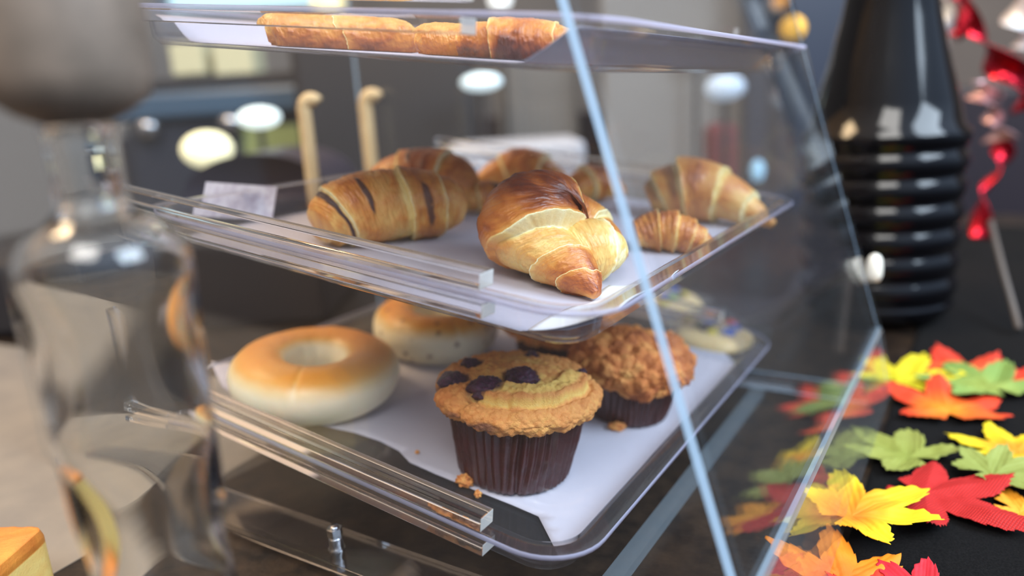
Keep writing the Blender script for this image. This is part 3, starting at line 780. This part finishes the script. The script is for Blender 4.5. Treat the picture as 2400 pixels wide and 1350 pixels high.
# ================================================================== AUTUMN LEAVES
def leaf_mesh(name, loc, size, yaw, c_in, c_out, m=None, seed=1, curl=.12, lobes=5, label='', lean=0., burlap=False):
    rnd = random.Random(seed); n = 360
    base = [(90, 1.0), (38, .92), (142, .92), (-18, .66), (198, .66)] if lobes == 5 else [(90, 1.0), (48, .75), (132, .75), (10, .62), (170, .62), (-30, .45), (210, .45)]
    base = [(a+rnd.uniform(-6, 6), l*rnd.uniform(.9, 1.08)) for a, l in base]
    ang = np.linspace(0, 2*math.pi, n, endpoint=False); rad = np.full(n, .36)
    for a, l in base:
        d = np.abs(np.angle(np.exp(1j*(ang-math.radians(a))))); wdt = .52 if lobes == 5 else .38
        x = np.clip(d/wdt, 0, 1); rad = np.maximum(rad, .36+(l-.36)*(1-x)**(1.1)*(1+.45*x))
    d = np.abs(np.angle(np.exp(1j*(ang-math.radians(-90))))); rad = np.where(d < .25, .10+.1*d/.25, rad)
    saw = (((ang*46/(2*math.pi)) % 1)); rad *= 1+(.045 if not burlap else .02)*(saw-.5)*2*(rad > .3)
    if burlap: rad *= 1+.04*((np.arange(n) % 3 == 0)*1.-.4)
    k = 26; s = np.linspace(0, 1, k)[1:]
    X = np.concatenate([[0], (s[:, None]*rad*np.cos(ang)).ravel()]); Yv = np.concatenate([[0], (s[:, None]*rad*np.sin(ang)).ravel()])
    th = np.arctan2(Yv, X); rr = np.hypot(X, Yv)
    z = np.zeros(len(X))
    vein = np.full(len(X), 9.)
    for a, l in base:
        a = math.radians(a); al = X*math.cos(a)+Yv*math.sin(a); pe = np.abs(-X*math.sin(a)+Yv*math.cos(a)); vein = np.minimum(vein, np.where(al > -.02, pe, 9.))
    z += .30*np.minimum(vein, .16)*(1 if seed % 2 else -.8)+curl*rr**2*(1+.8*np.sin(th*2+seed))+.05*fbm(X*3+seed, Yv*3, 0*X, seed, 3)
    z += .012*np.sin(vein*90)*(vein < .5)*(0 if burlap else 1)*.25
    z += lean*X
    z = (z-z.min())
    V = np.stack([X, Yv, z], -1)*size
    F = [(0, 1+i, 1+(i+1) % n) for i in range(n)]
    for j in range(k-2):
        for i in range(n):
            i2 = (i+1) % n; F.append((1+j*n+i, 1+(j+1)*n+i, 1+(j+1)*n+i2, 1+j*n+i2))
    grad = np.clip(rr*1.05+.25*fbm(X*2, Yv*2, 0*X, seed+4, 2), 0, 1)
    mm, nt, p = mat('fabric_leaf_%d' % seed)
    a_ = nt.nodes.new('ShaderNodeAttribute'); a_.attribute_name = 'crust'; r = nt.nodes.new('ShaderNodeValToRGB')
    dk = lambda c: tuple(k_*f_ for k_, f_ in zip(srgb(*c)[:3], (.76, .70, .5)))+(1,); r.color_ramp.elements[0].color = dk(c_in); r.color_ramp.elements[1].color = dk(c_out); r.color_ramp.elements[0].position = .08; r.color_ramp.elements[1].position = .62
    nt.links.new(a_.outputs['Fac'], r.inputs[0]); nt.links.new(r.outputs[0], p.inputs['Base Color']); p.inputs['Roughness'].default_value = .7
    if burlap:
        tcn = nt.nodes.new('ShaderNodeTexCoord'); hs = []
        for dr in ('X', 'Y'):
            wv = nt.nodes.new('ShaderNodeTexWave'); wv.bands_direction = dr; wv.inputs['Scale'].default_value = 210; wv.inputs['Distortion'].default_value = .6
            nt.links.new(tcn.outputs['Object'], wv.inputs['Vector']); hs.append(wv)
        mu = nt.nodes.new('ShaderNodeMath'); mu.operation = 'MULTIPLY'; nt.links.new(hs[0].outputs[1], mu.inputs[0]); nt.links.new(hs[1].outputs[1], mu.inputs[1])
        bump(nt, p, mu.outputs[0], .6, .0008)
        mx = nt.nodes.new('ShaderNodeMix'); mx.data_type = 'RGBA'; nt.links.new(mu.outputs[0], mx.inputs['Factor'])
        mx.inputs['A'].default_value = srgb(150, 6, 6); mx.inputs['B'].default_value = srgb(245, 34, 20); nt.links.new(mx.outputs['Result'], p.inputs['Base Color'])
    else:
        bump(nt, p, noise_node(nt, 350, 3).outputs[0], .3, .0008)
    o = obj('fabric_leaf', V, F, mm, None, attrs=dict(crust=grad))
    so = o.modifiers.new('t', 'SOLIDIFY'); so.thickness = .0004; so.offset = 1
    o.location = (loc[0], loc[1], .0032+(loc[2] if len(loc) > 2 else 0)); o.rotation_euler = (0, 0, yaw)
    return tag(o, label, 'leaf', 'fabric autumn leaves on the black cloth')


LV = [  # u, v, size, yaw, inner, outer, seed, lobes, label, extra z
    (1995, 1228, .052, -.62, (252, 140, 8), (248, 226, 20), 1, 5, 'bright yellow maple leaf with orange centre lying half over the red burlap leaf', .0075),
    (2165, 1160, .056, -2.0, (235, 40, 35), (225, 35, 35), 2, 5, 'red burlap leaf with frayed edge lying under the yellow leaf', .0025),
    (2128, 1068, .050, 1.0, (142, 158, 72), (150, 162, 84), 3, 5, 'olive green leaf behind the red burlap leaf beside the case', .0),
    (2222, 962, .060, .25, (250, 150, 12), (236, 66, 18), 4, 5, 'large orange red maple leaf between the green leaves', .001),
    (2105, 888, .055, -.3, (215, 215, 20), (232, 222, 30), 5, 5, 'yellow leaf far back touching the case front', .0),
    (2262, 872, .055, .4, (240, 110, 25), (232, 62, 40), 6, 5, 'orange red leaf farthest back behind the large orange leaf', .0),
    (2320, 915, .062, .7, (150, 175, 90), (130, 168, 92), 7, 5, 'pale green leaf behind the large orange leaf', .0035),
    (2385, 1052, .040, 1.5, (246, 160, 20), (250, 230, 20), 8, 5, 'small yellow leaf with orange shading at the right frame edge', .0),
    (2325, 1120, .052, -.8, (140, 158, 80), (152, 170, 95), 9, 7, 'olive green leaf with broad lobes overlapping the golden leaf', .0035),
    (1985, 1362, .046, .35, (252, 120, 8), (250, 150, 10), 10, 5, 'orange leaf cut off by the bottom edge of the photo', .0),
    (2392, 1188, .038, -1.6, (250, 180, 50), (248, 170, 35), 11, 5, 'golden orange leaf peeking out from under the red and green leaves', -.0012),
    (2392, 890, .050, -.4, (238, 80, 20), (235, 50, 20), 12, 5, 'bright red orange leaf at the right frame edge, far back', .0),
    (2165, 1395, .030, .9, (225, 35, 45), (215, 30, 60), 13, 5, 'small crimson leaf tip at the bottom edge right of the orange leaf', .0),
    (1870, 1370, .034, .2, (225, 40, 50), (235, 60, 40), 14, 5, 'crimson leaf partly under the front of the case at the bottom edge', .0),
]
for (u, v, s_, yw, ci, co, sd, lb, lab, ez) in LV:
    P = on_z(u, v, .006)
    if sd == 14: P[0] = max(P[0], -.03)
    leaf_mesh('leaf', (P[0], P[1], ez), s_, yw, ci, co, seed=sd, lobes=lb, label=lab, burlap=(sd == 2), curl=.10)

# ================================================================== FOREGROUND BOTTLE
M_BOT = glass_mat('bottle_glass', (.97, .985, .98, 1), 1.45)
bx, by = -.222, -.1375
bott = empty('glass_bottle', (bx, by, 0), label='tall clear glass bottle with flared taupe stopper close to the camera at the left', cat='bottle')
outer = [(.0200, .001), (.0215, .004), (.0212, .03), (.0205, .06), (.0222, .09), (.0205, .115), (.0225, .135), (.0232, .16), (.0240, .19), (.0245, .208), (.0235, .217), (.0190, .224), (.0125, .228), (.0098, .233), (.0096, .248), (.0105, .254)]
ou = catmull(np.c_[np.array(outer), np.zeros(len(outer))], 120)[:, :2]
inn = [(max(r-(.0030+.0012*math.sin(z*110)), .0062), z+(.006 if i == 0 else 0)) for i, (r, z) in enumerate(ou)][::-1]
inn = [p for p in inn if p[1] > .008]
lathe('bottle_body', [(.0002, .001)]+[tuple(p) for p in ou]+inn+[(.0002, .0085)], M_BOT, bott, 72)
st = [(.0002, .2545), (.0085, .2545), (.0150, .2575), (.0205, .262), (.0222, .268), (.0225, .290), (.021, .297), (.0002, .298)]
lathe('stopper', st, plain('taupe_stopper', srgb(128, 112, 98), .6, noise=(60, srgb(105, 92, 80))), bott, 48)

# slice of golden cake on a board left of the case
P = on_z(100, 1330, .03)
M_MAT = plain('grey_slate_board', srgb(128, 120, 110), .55, noise=(14, srgb(112, 106, 100)))
bd = MB().box((0, 0, .00025), (.70, .50, .0003)).build('table_runner', M_MAT)
bd.location = (-.80, -.085, 0); bd.rotation_euler = (0, 0, .10)
tag(bd, 'grey taupe table runner on the counter left of the pastry case', 'runner')
n = 60; V = []; A, Bq = np.meshgrid(np.linspace(0, 1, n), np.linspace(0, 2*math.pi, 160, endpoint=False), indexing='ij')


def sq(a, p=.22):
    return np.sign(np.cos(a))*np.abs(np.cos(a))**p, np.sign(np.sin(a))*np.abs(np.sin(a))**p


sx_, sy_ = sq(Bq); hh = .040
prof_r = np.interp(A, [0, .55, .72, 1], [1, 1, .97, 0]); prof_z = np.interp(A, [0, .55, .72, 1], [0, .88, 1, 1.02])
X_, Y_, Z_ = sx_*.045*prof_r, sy_*.03*prof_r, prof_z*hh
Z_ = Z_+.0012*fbm(X_*120, Y_*120, Z_*60, 4, 3)*(A > .1)
cr = np.where(A > .5, .62+.12*fbm(X_*90, Y_*90, 0*X_, 7, 3), .22+.1*fbm(X_*200, Y_*200, Z_*200, 9, 3))
V = np.stack([X_, Y_, Z_], -1).reshape(-1, 3)
ck = obj('cake_slice', V, grid_faces(160, n, True, True, True), M_CRO, attrs=dict(crust=np.clip(cr, 0, 1).reshape(-1), choc=np.zeros(cr.size)))
ck.location = (-.452, -.135, .0008); ck.rotation_euler = (0, 0, VY-.05)
tag(ck, 'golden topped slice of cake at the lower left corner behind the glass bottle', 'cake')

# ================================================================== BEHIND THE CASE
def face_cam(name, u, v, d, **k):
    """an Empty at the given place, turned so that local x runs left-right across the view"""
    P = at(u, v, d); return P


YW = VIEWYAW


def block(name, u, v, d, w_, h_, dep, m, label, cat, group=None, bevel=.004, yaw=0., stand=True):
    """a box whose front centre is seen at u,v; stands upright"""
    P = at(u, v, d); zt = P[2]+h_/2
    zb = .001 if (-2.15 < P[0] < .6 and P[1] < 1.3) else (.221 if (2.0 < P[1] < 2.7) else -.899)
    if name in ('window_block',): zb = P[2]-h_/2
    if zt-zb < .01: zb = P[2]-h_/2
    root = MB().box((0, dep/2, (zt-zb)/2), (w_, dep, zt-zb)).build(name, m, bevel=bevel)
    root.location = (P[0], P[1], zb); root.rotation_euler = (0, 0, YW+yaw); return tag(root, label, cat, group)


def px(n, d): return n*d/FPX


# back counter and dark equipment
bc = MB().box((0, 0, 0), (5.2, .7, 1.12)).build('back_counter', plain('dark_back_counter', srgb(48, 46, 56), .35), bevel=.01)
bc.location = (-1.3, 2.35, -.34); tag(bc, 'dark back counter along the wall behind the pastry case', 'counter')
M_DK = plain('dark_appliance_enamel', srgb(44, 46, 56), .3)
M_NAVY = plain('navy_enamel', srgb(62, 84, 104), .35)
M_CHAR = plain('charcoal_plastic', srgb(34, 33, 37), .6)
PM = at(470, 174, 1.75); hz = PM[2]
mach = empty('espresso_machine', (PM[0], PM[1], 0), (0, 0, YW), label='dark blue espresso machine behind the case at the left', cat='coffee machine')
MB().box((0, .2, (hz-.1)/2+.001), (.43, .34, hz-.1)).build('body', M_DK, mach, bevel=.012)
MB().box((0, .19, hz-.066), (.47, .40, .062)).build('top_housing', M_NAVY, mach, bevel=.012)
MB().box((.14, .024, hz-.165), (.14, .01, .075)).build('back_plate', plain('olive_glass', srgb(140, 148, 92), .4), mach)
MB().box((.0, .2, hz-.0175), (.42, .34, .034)).build('cup_rail', M_CHAR, mach, bevel=.008)
for i in (-1, 1):
    lathe('group_head', [(.03, hz-.14), (.034, hz-.11), (.03, hz-.098)], M_STEEL, mach, 24, loc=(i*.1-.05, .02, 0))
M_CREAM = plain('window_cream', srgb(205, 198, 160), .7)
for u, wd in ((438, 78), (545, 92)):  # added cream blocks, their colour stands for bright windows farther back
    d = 1.78; block('window_block', u, 138, d, px(wd, d), px(72, d), .10, M_CREAM, 'cream block standing in for a bright window above the espresso machine, ' + ('left one' if u < 500 else 'right one'), 'window stand-in', 'cream blocks standing in for bright windows')


def lamp(name, u, v, d, rx, ry, col, strength, label, cat='lamp', group=None):
    P = at(u, v, d); root = empty(name, P, (0, 0, YW), label=label, cat=cat, group=group)
    m, nt, p = mat('lamp_glow_%d_%d' % (u, v)); p.inputs['Base Color'].default_value = col; p.inputs['Emission Color'].default_value = col; p.inputs['Emission Strength'].default_value = strength*.72
    pr = [(max(rx*math.sin(t), .0002), -ry*math.cos(t)) for t in np.linspace(0, math.pi, 16)]
    lathe('globe', pr, m, root, 28)
    zb = 0. if (-2.15 < P[0] < .65 and P[1] < 1.38) else (.221 if (2.0 < P[1] < 2.7) else -.9)
    MB().tube([(0, 0, -ry*.9), (0, 0, zb-P[2]+.004)], .006, 10).tube([(0, 0, zb-P[2]+.006), (0, 0, zb-P[2]+.001)], min(rx, .04), 20).build('stem', M_CHAR, root)
    return root


lamp('globe_lamp', 486, 350, 1.35, px(58, 1.35), px(42, 1.35), (1, .93, .58, 1), 1.0, 'glowing cream globe lamp low behind the case at the left')
lamp('globe_lamp', 607, 276, 1.5, px(48, 1.5), px(24, 1.5), (.88, 1, .97, 1), 1.25, 'white oval lamp glowing right of the cream globe lamp')
lamp('globe_lamp', 1128, 192, 1.52, px(48, 1.52), px(20, 1.52), (.80, .95, 1, 1), 1.1, 'white oval lamp glowing just under the top tray')
lamp('globe_lamp', 768, 8, 2.2, px(38, 2.2), px(30, 2.2), (1, .85, .45, 1), 1.0, 'yellow lamp at the very top left of centre')
lamp('globe_lamp', 1172, 0, 1.98, px(26, 1.98), px(22, 1.98), (1, 1, .98, 1), 1.4, 'small white lamp at the top edge in the centre')
lamp('globe_lamp', 1010, 305, 2.0, px(20, 2.0), px(20, 2.0), (.55, .45, .35, 1), .35, 'dim brownish lamp over the chocolate croissant')
lamp('globe_lamp', 1858, 66, 1.6, px(28, 1.6), px(28, 1.6), (1, .55, .08, 1), .9, 'orange lamp seen through the far side panel near the top')
lamp('globe_lamp', 1828, 5, 1.8, px(18, 1.8), px(18, 1.8), (1, .42, .06, 1), .5, 'dim orange lamp at the top edge above the orange lamp')
lamp('globe_lamp', 1926, 293, 1.6, px(10, 1.6), px(10, 1.6), (1, .75, .12, 1), 1.1, 'small yellow lamp beside the slanted far edge of the case')
lamp('globe_lamp', 1632, 125, 1.9, px(26, 1.9), px(26, 1.9), (.70, .85, .92, 1), .75, 'pale blue round lamp seen through the front door, upper one')
lamp('globe_lamp', 1700, 205, 1.48, px(46, 1.48), px(30, 1.48), (.62, .75, .92, 1), .7, 'pale blue round lamp seen through the front door, lower one')
lamp('globe_lamp', 1776, 400, 1.4, px(16, 1.4), px(26, 1.4), (.35, .65, .90, 1), .7, 'blue oval lamp above the far corner of the middle tray')
# windows high at the back
for i, (u, v, wd, hh_, col, lab) in enumerate([(560, -22, 340, 84, (.62, .90, 1, 1), 'sky')]):
    d = 3.2; P = at(u, v, d); root = empty('window_1', P, (0, 0, YW), kind='structure')
    m, nt, p = mat('window_sky'); p.inputs['Emission Color'].default_value = col; p.inputs['Emission Strength'].default_value = 1.0; p.inputs['Base Color'].default_value = (0, 0, 0, 1)
    MB().box((0, .03, 0), (px(wd, d), .01, px(hh_, d))).build('pane', m, root)
    f = MB(); W, H = px(wd, d), px(hh_, d)
    f.box((0, 0, H/2+.02), (W+.08, .05, .04)).box((0, 0, -H/2-.02), (W+.08, .05, .04)).box((W/2+.02, 0, 0), (.04, .05, H)).box((-W/2-.02, 0, 0), (.04, .05, H))
    f.build('window_frame', plain('window_frame_grey', srgb(120, 125, 135), .5), root)
# dark shelving units, pale chair back and cloth
block('storage_cabinet', 900, 250, 1.65, px(420, 1.65), px(330, 1.65), .3, M_CHAR, 'tall charcoal cabinet behind the hooked wooden sticks', 'cabinet', bevel=.02)
block('shelf_unit', 1260, 210, 2.1, px(190, 2.1), px(330, 2.1), .3, plain('brown_grey_laminate', srgb(120, 112, 104), .6), 'brown grey cupboard under the top tray right of centre', 'cupboard', bevel=.02)
block('bread_bin', 1210, 372, 1.25, px(330, 1.25), px(70, 1.25), .22, plain('pale_grey_enamel', srgb(178, 176, 180), .5), 'pale grey bread bin behind the back croissants', 'bin', bevel=.012)
block('folding_screen', 1580, 250, 1.98, px(330, 1.98), px(520, 1.98), .03, plain('warm_grey_panel', srgb(150, 144, 138), .7), 'tall warm grey screen seen through the front door', 'screen', bevel=.01)
block('blue_box', 1060, 455, 1.0, px(260, 1.), px(60, 1.), .12, plain('slate_blue', srgb(96, 104, 122), .5), 'slate blue box behind the chocolate croissants', 'box')
block('navy_screen', 1870, 330, 1.9, px(240, 1.9), px(900, 1.9), .05, plain('navy_panel', srgb(46, 52, 68), .4), 'dark navy screen standing behind the far side of the case', 'screen')
block('maroon_bag', 1700, 345, 1.7, px(70, 1.7), px(110, 1.7), .08, plain('maroon_fabric', srgb(120, 50, 55), .8), 'maroon bag behind the far croissant', 'bag', bevel=.02)
# dark arched loaf cover
P = at(600, 470, 1.05); V = []; nA, nB = 40, 24
for j in range(nB):
    for i in range(nA+1):
        a = math.pi*i/nA; V.append((px(170, 1.05)*math.cos(a), .22*j/(nB-1), px(108, 1.05)*math.sin(a)**.9 if i not in (0, nA) else 0))
dm = obj('bread_cover', V, grid_faces(nA+1, nB, False)+[tuple(range(nA+1)), tuple((nB-1)*(nA+1)+i for i in reversed(range(nA+1)))]+[(0, (nB-1)*(nA+1), nB*(nA+1)-1, nA)], plain('dark_plum_metal', srgb(44, 38, 50), .35))
dm.location = P; dm.rotation_euler = (0, 0, YW); tag(dm, 'dark plum arched bread cover behind the left end of the middle tray', 'bread cover')
# crate
block('wooden_crate', 590, 650, .92, px(330, .92), px(190, .92), .2, plain('very_dark_wood', srgb(30, 20, 17), .45), 'very dark brown glossy wooden box behind the bottom tray', 'box', bevel=.008)
block('storage_box', 20, 740, .95, px(330, .95), px(250, .95), .2, plain('black_box_plastic', srgb(26, 23, 26), .5), 'dark box at the far left behind the grey runner', 'box', bevel=.01)
# hooked wooden sticks
M_PINE = plain('pale_pine', srgb(214, 186, 140), .6, noise=(30, srgb(196, 164, 118)))
for i, (u, v0, v1, d, lab) in enumerate(((738, 462, 225, .74, 'left hooked pale wooden stick standing behind the tray'), (872, 400, 215, .84, 'right hooked pale wooden stick, farther back'))):
    P0 = at(u, v0, d); zt = at(u-4, v1+30, d)[2]-P0[2]; r = px(16, d); rt_ = at(1, 0, 1)-at(0, 0, 1); rt_ = RW@np.array([1., 0, 0])
    pts = [np.array([0, 0, -.02])]+[np.array([0, 0, z]) for z in np.linspace(0, zt, 8)]
    for a in np.linspace(0, math.pi*.8, 10)[1:]:
        pts.append(np.array([0, 0, zt])+np.array([rt_[0], rt_[1], 0])*(r*1.1*(1-math.cos(a)))+np.array([0, 0, 1])*(r*1.3*math.sin(a)))
    o = MB().tube(pts, r, 16).build('hooked_stick', M_PINE, smooth=True); o.location = P0; tag(o, lab, 'stick', 'hooked wooden sticks behind the case')
# price card lying at the back of the middle tray
P = on_tray(560, 470, FLO[1]+.012)
cdm = plain('price_card_paper', srgb(225, 226, 238), .7, noise=(160, srgb(190, 184, 205)))
pc_ = MB().box((0, 0, 0), (.052, .0008, .024)).build('price_card', cdm); pc_.matrix_world = Matrix.Translation(Vector(P))@(tray_rot(VY-.1)@Matrix.Rotation(-.5, 3, 'X')).to_4x4()
tag(pc_, 'pale lavender price card with faint writing leaning at the back of the middle tray', 'card')

# ribbed black urn on the cloth
P = on_z(2045, 800, .002); P = np.array([P[0]-.012, P[1]+.10, .003])
prof = [(.0002, .001), (.058, .001), (.066, .012)]
for z in np.arange(.02, .20, .0022):
    prof.append((.068+.003*(z/.2)+.0042*abs(math.sin(z*math.pi/.026)), z))
prof += [(.069, .205), (.063, .23), (.053, .27), (.044, .31), (.037, .35), (.034, .42), (.0002, .421)]
urn = lathe('black_urn', prof, plain('black_gloss_glaze', (.003, .003, .004, 1), .09, spec=.3), None, 96)
urn.location = P; urn.scale = (1.08, 1.08, 1.0); tag(urn, 'glossy black ribbed urn standing on the black cloth beyond the leaves', 'urn')
# foil streamers
FM = {'red': plain('red_foil', (.62, .02, .04, 1), .25, .9), 'pink': plain('pink_foil', (.9, .55, .55, 1), .25, .7), 'white': plain('white_foil', (.85, .88, .9, 1), .3, .3)}
for i, (c, pts_, wd, lab) in enumerate([
        ('red', [(2240, -60), (2262, 40), (2330, 130), (2380, 190), (2400, 260)], 26, 'wide red foil streamer at the top right'),
        ('white', [(2225, -60), (2215, 40), (2205, 110)], 14, 'white foil streamer hanging at the top beside the urn'),
        ('white', [(2385, -60), (2392, 60), (2400, 130)], 22, 'broad white streamer at the upper right frame edge'),
        ('pink', [(2295, 190), (2318, 250), (2345, 330)], 22, 'pale pink foil twist under the red streamer'),
        ('red', [(2345, 320), (2350, 380), (2305, 450), (2300, 560)], 14, 'narrow red foil streamer dangling lowest beside the urn'),
        ('red', [(2250, -40), (2245, 50), (2240, 90)], 14, 'short red streamer next to the white one')]):
    d = .95+.02*i; Q = catmull([at(u, v, d) for u, v in pts_], 40); V = []; rt_ = RW@np.array([1., 0, 0]); fw = RW@np.array([0, 0, 1.])
    for j, q in enumerate(Q):
        a = j*.22+i; dr = rt_*math.cos(a)*.75+fw*math.sin(a)+rt_*.25
        for s_ in (-1, -.33, .33, 1): V.append(q+dr*s_*px(wd*1.7, d))
    o = obj('foil_streamer', V, grid_faces(4, 40, False), FM[c]); so = o.modifiers.new('t', 'SOLIDIFY'); so.thickness = .0006
    tag(o, lab, 'streamer', 'foil streamers at the upper right')
# thin grey stick
o = MB().tube([at(2322, 520, .86), at(2352, 640, .79), at(2388, 770, .73)], .0032, 12).build('stick', plain('grey_stick', srgb(92, 84, 78), .6), smooth=True); tag(o, 'thin grey stick leaning at the right frame edge', 'stick')
